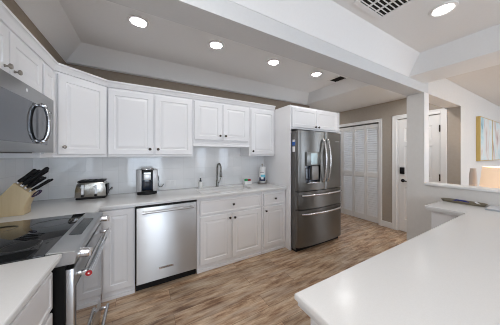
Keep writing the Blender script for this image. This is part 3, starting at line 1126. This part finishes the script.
b = new(); box(b, 2.8655, 2.8668, -0.796, -0.732, 1.525, 1.60); st = finish('energy_sticker', b, M['blue'], t, smooth=False); st['label'] = 'blue sticker'
b = new(); box(b, 2.8648, 2.8654, -0.788, -0.740, 1.578, 1.61); s2 = finish('sticker_patch', b, M['white'], st, smooth=False)
b = new(); box(b, 2.8655, 2.8668, -0.792, -0.738, 1.435, 1.51); s3 = finish('paper_tag', b, M['white'], t, smooth=False); s3['label'] = 'white paper tag'
lettering('KitchenAid', 0.022, M['chrome'], rd, (3.67, front_y(3.67) - 0.001, 1.60), (PI / 2, 0, 0.05))

# ================================================================== ON THE BACK COUNTER
Z = 0.9145
# toaster
t = thing('toaster', 'shiny four-slot stainless toaster on the back counter', 'toaster', (0.505, -0.115, Z))
b = new(); box(b, 0.378, 0.632, -0.205, -0.030, Z, Z + 0.022, 0.008, 2); finish('base', b, M['black'], t)
b = new()
prof = [(0.372, Z + 0.0225), (0.375, Z + 0.10), (0.388, Z + 0.165), (0.405, Z + 0.182), (0.610, Z + 0.182), (0.626, Z + 0.165), (0.636, Z + 0.10), (0.638, Z + 0.0225)]
prism(b, prof, -0.212, -0.024, 'y', 0.008, 2)
finish('shell', b, brushed('toaster_steel', (0.44, 0.43, 0.40), 0.22, 2), t)
b = new(); box(b, 0.392, 0.622, -0.205, -0.032, Z + 0.1822, Z + 0.197, 0.006, 2)
tp = finish('top_plate', b, M['black'], t)
for x in (0.425, 0.475, 0.530, 0.580):
    b = new(); box(b, x - 0.012, x + 0.012, -0.19, -0.045, Z + 0.1972, Z + 0.1985); finish('slot', b, M['dark_void'], tp, smooth=False)
b = new(); box(b, 0.6385, 0.646, -0.20, -0.04, Z + 0.03, Z + 0.15, 0.003); finish('end_panel', b, M['black'], t, smooth=False)
for x in (0.438, 0.548):
    b = new(); box(b, x - 0.010, x + 0.010, -0.216, -0.2125, Z + 0.055, Z + 0.155, 0.001); box(b, x - 0.017, x + 0.017, -0.236, -0.2165, Z + 0.125, Z + 0.143, 0.005, 2)
    finish('lever', b, M['panel_silver'], t)
    b = new(); lathe(b, [(0, 0), (0.014, 0), (0.012, 0.014), (0, 0.016)], 16, Matrix.Translation((x, -0.2125, Z + 0.042)) @ rot_to((0, -1, 0))); finish('dial', b, M['black'], t)
b = new(); tube(b, [(0.642, -0.05, Z + 0.05), (0.665, -0.04, Z + 0.085), (0.672, -0.02, Z + 0.09), (0.668, -0.012, Z + 0.06)], 0.004, 8); finish('cord', b, M['black'], t)

# coffee maker
t = thing('coffee_maker', 'black and silver pod coffee maker above the dishwasher', 'coffee maker', (1.035, -0.15, Z))
b = new(); lathe(b, [(0, 0), (0.105, 0), (0.108, 0.008), (0.104, 0.03), (0.09, 0.034), (0, 0.034)], 30, Matrix.Translation((1.035, -0.185, Z)) @ Matrix.Diagonal((1, 0.78, 1, 1))); finish('base', b, M['black'], t)
b = new(); box(b, 0.945, 1.125, -0.185, -0.045, Z + 0.035, Z + 0.285, 0.02, 3); finish('tank_housing', b, M['water_tank'], t)
for sgn in (-1, 1):
    b = new()
    P_ = [(1.035 + sgn * u, v) for u, v in ((0.060, -0.240), (0.106, -0.222), (0.118, -0.17), (0.118, -0.06), (0.0905, -0.06), (0.0905, -0.187), (0.060, -0.187))]
    prism(b, P_ if sgn > 0 else P_[::-1], Z + 0.0345, Z + 0.292, 'z', 0.004, 2)
    finish('side_panel', b, M['panel_silver'], t)
b = new(); box(b, 0.979, 1.091, -0.245, -0.189, Z + 0.245, Z + 0.305, 0.012, 3); hd = finish('brew_head', b, M['black'], t)
b = new(); box(b, 0.997, 1.073, -0.252, -0.2455, Z + 0.2445, Z + 0.266, 0.002); box(b, 0.997, 1.073, -0.252, -0.200, Z + 0.178, Z + 0.244, 0.004, 2); finish('brew_spout', b, M['panel_silver'], hd)
b = new(); tube(b, [(0.968, -0.20, Z + 0.296), (0.975, -0.25, Z + 0.310), (1.00, -0.262, Z + 0.304), (1.07, -0.262, Z + 0.304), (1.095, -0.25, Z + 0.310), (1.102, -0.20, Z + 0.296)], 0.007, 10); finish('lift_handle', b, M['handle_dark'], hd)
b = new(); box(b, 0.985, 1.085, -0.265, -0.19, Z + 0.0345, Z + 0.05, 0.004, 2); finish('drip_tray', b, M['black'], t)
b = new(); tube(b, [(1.147, -0.06, Z + 0.24), (1.165, -0.05, Z + 0.19), (1.175, -0.04, Z + 0.12), (1.168, -0.04, Z + 0.07), (1.19, -0.035, Z + 0.05), (1.215, -0.03, Z + 0.055), (1.222, -0.03, Z + 0.075), (1.235, -0.02, Z + 0.085)], 0.004, 8); finish('cord', b, M['black'], t)

# outlet plate on the tiles
t = thing('outlet', 'white double outlet plate on the tiles beside the coffee maker', 'outlet', (1.32, -0.009, 1.0))
b = new(); box(b, 1.255, 1.385, -0.0135, -0.0085, 0.955, 1.045, 0.002, 2); finish('plate', b, M['white'], t)
for x in (1.293, 1.347):
    b = new(); box(b, x - 0.017, x + 0.017, -0.0155, -0.0136, 0.968, 1.032, 0.0015); finish('socket', b, M['trim'], t)

# faucet
t = thing('faucet', 'tall dark pull-down gooseneck faucet behind the sink', 'faucet', (1.955, -0.10, Z))
b = new(); lathe(b, [(0, 0), (0.027, 0), (0.027, 0.006), (0.020, 0.010), (0.018, 0.09), (0.014, 0.10), (0, 0.10)], 20, Matrix.Translation((1.955, -0.09, Z))); finish('base', b, M['faucet'], t)
pts = [(1.955, -0.09, Z + 0.09), (1.955, -0.09, Z + 0.27)]
for i in range(1, 13):
    a = PI * i / 12
    pts.append((1.955 + 0.022 * (1 - math.cos(a)) / 2, -0.09 - 0.10 * (1 - math.cos(a)) / 2, Z + 0.27 + 0.075 * math.sin(a)))
pts.append((1.977, -0.19, Z + 0.235))
b = new(); tube(b, pts, 0.0125, 14); finish('spout', b, M['faucet'], t)
b = new(); lathe(b, [(0, 0), (0.018, 0), (0.019, 0.05), (0.0145, 0.09), (0, 0.09)], 18, Matrix.Translation((1.977, -0.19, Z + 0.15))); finish('spray_head', b, M['faucet'], t)
b = new(); tube(b, [(1.972, -0.09, Z + 0.06), (1.995, -0.092, Z + 0.065), (2.005, -0.098, Z + 0.13)], [0.008, 0.007, 0.005], 10); finish('lever', b, M['faucet'], t)

# soap pump
t = thing('soap_dispenser', 'small pale soap bottle with a black pump at the left end of the sink', 'soap dispenser', (1.70, -0.115, Z))
b = new(); lathe(b, [(0, 0), (0.030, 0), (0.032, 0.006), (0.032, 0.075), (0.022, 0.092), (0.013, 0.096), (0, 0.096)], 22, Matrix.Translation((1.70, -0.115, Z))); finish('bottle', b, mat('frosted_bottle', (0.72, 0.73, 0.72), 0.2), t)
b = new(); lathe(b, [(0, 0.0), (0.015, 0.0), (0.015, 0.016), (0.006, 0.019), (0.006, 0.035), (0.010, 0.036), (0.010, 0.046), (0, 0.048)], 16, Matrix.Translation((1.70, -0.115, Z + 0.0965))); tube(b, [(1.70, -0.115, Z + 0.138), (1.70, -0.155, Z + 0.134)], 0.005, 8); finish('pump', b, M['black'], t)

# sponge caddy
t = thing('sponge_caddy', 'small white caddy holding a red and green sponge near the paper towels', 'caddy', (2.455, -0.12, Z))
b = new()
for x0, x1, y0, y1, z0, z1 in ((2.39, 2.52, -0.155, -0.085, 0, 0.006), (2.39, 2.396, -0.155, -0.085, 0.006, 0.055), (2.514, 2.52, -0.155, -0.085, 0.006, 0.055), (2.396, 2.514, -0.155, -0.149, 0.006, 0.055), (2.396, 2.514, -0.091, -0.085, 0.006, 0.055)):
    box(b, x0, x1, y0, y1, Z + z0, Z + z1, 0.002)
finish('holder', b, M['white'], t)
b = new(); box(b, 2.405, 2.452, -0.14, -0.10, Z + 0.007, Z + 0.088, 0.006, 2); finish('sponge', b, M['green'], t)
b = new(); box(b, 2.455, 2.508, -0.14, -0.10, Z + 0.007, Z + 0.083, 0.010, 2); finish('sponge', b, M['red'], t)

# paper towel stand
t = thing('paper_towel_holder', 'upright paper towel holder with a wrapped roll beside the refrigerator panel', 'paper towel holder', (2.705, -0.17, Z))
b = new(); lathe(b, [(0, 0), (0.078, 0), (0.080, 0.006), (0.074, 0.012), (0.02, 0.018), (0, 0.018)], 30, Matrix.Translation((2.705, -0.17, Z)))
tube(b, [(2.635, -0.17, Z + 0.008), (2.632, -0.185, Z + 0.05), (2.645, -0.20, Z + 0.055)], 0.006, 8)
tube(b, [(2.775, -0.17, Z + 0.008), (2.780, -0.185, Z + 0.05), (2.768, -0.20, Z + 0.055)], 0.006, 8)
finish('base', b, M['nickel'], t)
b = new(); lathe(b, [(0, 0.018), (0.052, 0.018), (0.054, 0.022), (0.054, 0.274), (0.052, 0.278), (0, 0.278)], 30, Matrix.Translation((2.705, -0.17, Z + 0.001))); rl = finish('roll', b, M['white'], t)


def wrap(bm, a0, a1, z0, z1, r):
    b = bmesh.new(); n = 10
    cols = []
    for i in range(n + 1):
        a = a0 + (a1 - a0) * i / n
        cols.append([b.verts.new((2.705 + rr_ * math.cos(a), -0.17 + rr_ * math.sin(a), z)) for rr_, z in ((r, z0), (r, z1), (r - 0.0006, z1), (r - 0.0006, z0))])
    for c1, c2 in zip(cols, cols[1:]):
        for k in range(4):
            b.faces.new((c1[k], c2[k], c2[(k + 1) % 4], c1[(k + 1) % 4]))
    bmesh.ops.recalc_face_normals(b, faces=b.faces)
    merge(bm, b)


fa = math.atan2(-2.75, -1.72)     # direction towards the room
for nm, a0, a1, z0, z1, mm, r in (('print_band', -1.1, 1.1, 0.045, 0.105, 'navy', 0.0552), ('print_band', -0.5, 1.1, 0.105, 0.150, 'cyan', 0.0552), ('print_oval', -0.45, 0.35, 0.075, 0.115, 'white', 0.0560), ('print_line', -0.7, 0.5, 0.185, 0.192, 'case', 0.0552)):
    b = new(); wrap(b, fa + a0, fa + a1, Z + z0, Z + z1, r); finish(nm, b, M[mm], rl)
b = new(); lathe(b, [(0.007, 0.275), (0.007, 0.30), (0.012, 0.306), (0.014, 0.316), (0.010, 0.328), (0, 0.331)], 16, Matrix.Translation((2.705, -0.17, Z))); finish('finial', b, M['nickel'], t)

# knife block and its knives
t = thing('knife_block', 'pale wooden knife block leaning towards the cooktop in the corner', 'knife block', (0.10, -0.62, Z))
b = new(); prism(b, [(0.014, Z), (0.172, Z), (0.174, 0.975), (0.211, 1.077), (0.119, 1.172), (0.014, 1.030)], -0.655, -0.535, 'y', 0.003, 2)
finish('block', b, M['wood'], t)
ax = Vector((0.60, 0, 0.80))
face0, face1 = Vector((0.121, 0, 1.170)), Vector((0.209, 0, 1.079))
KN = [(0.05, -0.632, 0.150, 0.0125, (0.72, 0.69), 'chef knife with a thick black handle at the top of the block'),
      (0.14, -0.585, 0.150, 0.0115, (0.72, 0.69), 'black-handled bread knife behind the chef knife in the block'),
      (0.33, -0.636, 0.212, 0.0115, (0.73, 0.68), 'sharpening steel with the longest black handle in the block'),
      (0.36, -0.575, 0.180, 0.0105, (0.73, 0.68), 'black-handled carving knife behind the sharpening steel'),
      (0.56, -0.636, 0.140, 0.0085, (0.76, 0.65), 'black-handled utility knife in the middle of the block'),
      (0.62, -0.595, 0.135, 0.0080, (0.76, 0.65), 'slim black-handled boning knife low in the block'),
      (0.84, -0.636, 0.150, 0.0075, (0.80, 0.60), 'slim black steak knife set apart, below the other handles'),
      (0.84, -0.560, 0.145, 0.0075, (0.80, 0.60), 'slim black steak knife at the far side of the block')]
for u, y, ln_, r, dv, lb in KN:
    ax = Vector((dv[0], 0, dv[1])).normalized()
    p0 = face0.lerp(face1, u); p0.y = y
    p0 = p0 + ax * 0.002
    k = thing('knife', lb, 'knife', p0, 0, 'knives in the block')
    mt = rot_to(ax)
    b = new(); tt = new(); box(tt, -0.006, 0.006, -r * 1.0, r * 1.0, 0.0, 0.016, 0.002); merge(b, tt, mt); finish('bolster', b, M['chrome'], k, world=False)
    b = new(); tt = new()
    lathe(tt, [(0, 0.0165), (r * 0.85, 0.017), (r, 0.03), (r * 0.9, ln_ * 0.45), (r * 1.05, ln_ * 0.8), (r * 1.15, ln_ * 0.94), (r * 0.7, ln_), (0, ln_ + 0.001)], 12)
    merge(b, tt, mt @ Matrix.Diagonal((0.8, 1.15, 1, 1)))
    finish('handle', b, M['black'], k, world=False)
# kitchen shears hanging low out of the block
p0 = Vector((0.203, -0.60, 1.052))
k = thing('scissors', 'kitchen shears with dark purple handles at the lowest slot of the block', 'scissors', p0)
pm = mat('purple_handle', (0.035, 0.022, 0.06), 0.4)
for sgn in (-1, 1):
    pts = [Vector((0, 0, 0)) + Vector((0.024 * (1 - math.cos(a)), 0.010 * sgn + 0.012 * sgn * math.sin(a) * 0.9, 0.0 + 0.020 * (1 - math.cos(a)) - 0.012 * math.sin(a))) for a in [2 * PI * i / 16 for i in range(17)]]
    b = new(); tube(b, pts, 0.005, 8, caps=False); finish('handle', b, pm, k, world=False)
b = new(); box(b, -0.004, 0.002, -0.012, 0.012, -0.004, 0.006, 0.001); finish('blade', b, M['chrome'], k, world=False)

# ================================================================== ON THE PENINSULA END
t = thing('tray', 'narrow pale tray of odds and ends against the half wall', 'tray', (3.715, -2.29, Z))
b = new()
def oval(rx, ry, h, n=32):
    return [(3.712 + rx * (abs(math.cos(2 * PI * i / n)) ** 0.55) * (1 if math.cos(2 * PI * i / n) >= 0 else -1), -2.285 + ry * (abs(math.sin(2 * PI * i / n)) ** 0.55) * (1 if math.sin(2 * PI * i / n) >= 0 else -1), Z + h) for i in range(n)]
bb = bmesh.new()
rings = [oval(*q) for q in ((0.045, 0.145, 0.0), (0.058, 0.160, 0.022), (0.054, 0.156, 0.022), (0.043, 0.142, 0.005))]
rv = [[bb.verts.new(p) for p in r] for r in rings]
for r1, r2 in zip(rv, rv[1:]):
    for i in range(32):
        bb.faces.new((r1[i], r1[(i + 1) % 32], r2[(i + 1) % 32], r2[i]))
bb.faces.new(rv[0]); bb.faces.new(rv[-1])
bmesh.ops.recalc_face_normals(bb, faces=bb.faces)
merge(b, bb)
finish('dish', b, mat('tray_taupe', (0.20, 0.17, 0.12), 0.5), t)
kt = thing('key_fob', 'dark blue lanyard with keys lying in the tray', 'keys', (3.712, -2.280, Z + 0.0055))
b = new(); tube(b, [(3.697, -2.215, Z + 0.012), (3.722, -2.240, Z + 0.022), (3.707, -2.270, Z + 0.024), (3.722, -2.300, Z + 0.020), (3.707, -2.325, Z + 0.012)], 0.0065, 8); finish('strap', b, mat('strap_blue', (0.02, 0.03, 0.22), 0.6), kt)
b = new(); lathe(b, [(0.010, 0), (0.013, 0.001), (0.010, 0.002)], 16, Matrix.Translation((3.712, -2.335, Z + 0.0065))); box(b, 3.706, 3.716, -2.375, -2.345, Z + 0.0065, Z + 0.009, 0.001); finish('key', b, M['chrome'], kt)
kt = thing('note_card', 'white folded card at the near end of the tray', 'card', (3.712, -2.370, Z + 0.006))
b = new(); prism(b, [(-2.405, Z + 0.0055), (-2.37, Z + 0.030), (-2.368, Z + 0.029), (-2.403, Z + 0.0055)], 3.685, 3.735, 'x'); finish('sheet', b, M['white'], kt, smooth=False)
bk = new(); box(bk, 3.555, 3.765, -2.80, -2.455, Z, Z + 0.012, 0.003, 2)
t = thing('folder', 'flat grey-blue folder on the peninsula beside the tray', 'folder', (3.66, -2.60, Z))
finish('cover', bk, mat('folder_grey', (0.40, 0.43, 0.47), 0.35), t)
bk = new(); box(bk, 3.56, 3.76, -2.795, -2.46, Z + 0.0122, Z + 0.015, 0.001); finish('page', bk, mat('page_grey', (0.58, 0.60, 0.63), 0.5), t, smooth=False)

# ================================================================== CEILING FITTINGS
def downlight(label, x, y, z, r=0.058, m='glow'):
    t = thing('recessed_light', label, 'ceiling light', (x, y, z), 0, 'recessed ceiling lights')
    b = new(); lathe(b, [(r + 0.004, -0.0005), (r + 0.022, -0.0005), (r + 0.020, -0.006), (r + 0.006, -0.009), (r + 0.001, -0.004)], 36); finish('trim_ring', b, M['trim'], t, world=False)
    b = new(); lathe(b, [(0, -0.0055), (r * 0.7, -0.0055), (r, -0.003), (r, -0.0005), (0, -0.0005)], 36); finish('lens', b, M[m], t, world=False)
    return t


downlight('lit recessed ceiling light nearest the range, leftmost of four in a row', 0.955, -0.93, 2.555)
downlight('lit recessed ceiling light second from the left in the kitchen row', 1.658, -0.92, 2.555)
downlight('lit recessed ceiling light third from the left in the kitchen row', 2.407, -0.91, 2.555)
downlight('lit recessed ceiling light above the refrigerator, rightmost of the kitchen row', 3.152, -0.925, 2.555)
downlight('lit recessed ceiling light alone on the dining ceiling, beside the large vent', 2.743, -2.416, 2.38, 0.053, 'glow_low')


def vent(label, x0, x1, y0, y1, z, banks, lm):
    t = thing('air_vent', label, 'vent', ((x0 + x1) / 2, (y0 + y1) / 2, z), 0, 'ceiling vents')
    b = new()
    f = 0.028
    for a, c, d, e in ((x0, x0 + f, y0, y1), (x1 - f, x1, y0, y1), (x0 + f, x1 - f, y0, y0 + f), (x0 + f, x1 - f, y1 - f, y1)):
        box(b, a, c, d, e, z - 0.010, z - 0.0005, 0.002)
    bw = (x1 - x0 - 2 * f) / banks
    for k in range(1, banks):
        xx = x0 + f + k * bw
        box(b, xx - 0.006, xx + 0.006, y0 + f, y1 - f, z - 0.009, z - 0.003)
    finish('frame', b, M['ceiling'], t, smooth=False)
    b = new(); box(b, x0 + f, x1 - f, y0 + f, y1 - f, z - 0.0024, z - 0.0006); finish('backing', b, M['dark_void'], t, smooth=False)
    n = int((y1 - y0 - 2 * f) / 0.024)
    for k in range(n):
        y = y0 + f + (k + 0.5) * (y1 - y0 - 2 * f) / n
        b = new(); box(b, x0 + f, x1 - f, y - 0.0035, y + 0.0035, z - 0.0085, z - 0.0066); finish('louver', b, lm, t, smooth=False)
    return t


vent('large ceiling vent with slatted banks beside the dining ceiling light', 2.16, 2.483, -2.47, -2.145, 2.38, 3, M['ceiling'])
vent('small dark ceiling vent on the kitchen ceiling above the refrigerator', 3.475, 3.672, -1.09, -0.84, 2.555, 1, M['side_black'])

# ================================================================== LIVING ROOM BEYOND THE HALF WALL
for i, (x0, x1, lb) in enumerate(((5.80, 6.56, 'gold-framed abstract floral canvas nearer the hall opening'), (6.585, 7.345, 'gold-framed abstract floral canvas farther from the hall opening, cut by the photo edge'))):
    t = thing('picture', lb, 'picture', ((x0 + x1) / 2, YB, 1.66), 0, 'pair of framed canvases')
    b = new()
    for a, c, d, e in ((x0, x0 + 0.012, 1.285, 2.03), (x1 - 0.012, x1, 1.285, 2.03), (x0 + 0.012, x1 - 0.012, 1.285, 1.297), (x0 + 0.012, x1 - 0.012, 2.018, 2.03)):
        box(b, a, c, YB - 0.05, YB - 0.0005, d, e, 0.001)
    finish('frame', b, M['gold'], t, smooth=False)
    b = new(); box(b, x0 + 0.0125, x1 - 0.0125, YB - 0.049, YB - 0.004, 1.2975, 2.0175); finish('canvas', b, painting_material('abstract_paint', 1.7 + 3.1 * i), t, smooth=False)

# sofa table, lamp and vase behind the half wall
t = thing('console_table', 'white console table behind the half wall carrying the lamp', 'table', (4.35, -2.5, 0))
b = new(); box(b, 4.02, 5.1, -2.85, -2.12, 0.70, 0.74, 0.004); finish('tabletop', b, M['trim'], t)
for x in (4.05, 5.03):
    for y in (-2.82, -2.19):
        b = new(); box(b, x, x + 0.04, y, y + 0.04, 0, 0.6995, 0.003); finish('leg', b, M['trim'], t)
LX, LY = 4.30, -2.52
t = thing('table_lamp', 'lit table lamp with a wide peach drum shade beyond the half wall', 'lamp', (LX, LY, 0.7405))
b = new(); lathe(b, [(0, 0), (0.08, 0), (0.08, 0.015), (0.03, 0.03), (0.055, 0.12), (0.06, 0.19), (0.03, 0.27), (0.012, 0.29), (0.012, 0.40), (0, 0.40)], 24, Matrix.Translation((LX, LY, 0.741))); finish('base', b, M['white'], t)
b = new(); lathe(b, [(0.235, 0.0), (0.215, 0.215), (0.213, 0.215), (0.233, 0.0)], 40, Matrix.Translation((LX, LY, 1.045))); finish('lamp_shade', b, M['shade'], t)
b = new(); lathe(b, [(0, 0), (0.02, 0.01), (0.03, 0.04), (0.02, 0.07), (0, 0.08)], 16, Matrix.Translation((LX, LY, 1.1415))); finish('bulb', b, mat('warm_bulb', (1, 0.9, 0.8), 0.4, emit=(1.0, 0.70, 0.42), estr=140.0), t)
b = new()
tube(b, [(LX - 0.22, LY, 1.236), (LX + 0.22, LY, 1.236)], 0.003, 6); tube(b, [(LX, LY - 0.22, 1.237), (LX, LY + 0.22, 1.237)], 0.003, 6)
tube(b, [(LX, LY, 1.23), (LX, LY, 1.285)], 0.005, 8); lathe(b, [(0, 0), (0.012, 0.004), (0.014, 0.014), (0, 0.026)], 12, Matrix.Translation((LX, LY, 1.28))); finish('harp', b, M['bronze'], t)
t = thing('vase', 'slim taupe vase beyond the half wall, left of the lamp shade', 'vase', (4.455, -2.2, 0.7405))
b = new(); lathe(b, [(0, 0), (0.03, 0), (0.034, 0.05), (0.036, 0.25), (0.034, 0.40), (0.026, 0.47), (0.028, 0.485), (0.022, 0.48), (0, 0.45)], 24, Matrix.Translation((4.455, -2.2, 0.741))); finish('body', b, mat('taupe_ceramic', (0.55, 0.49, 0.45), 0.5), t)
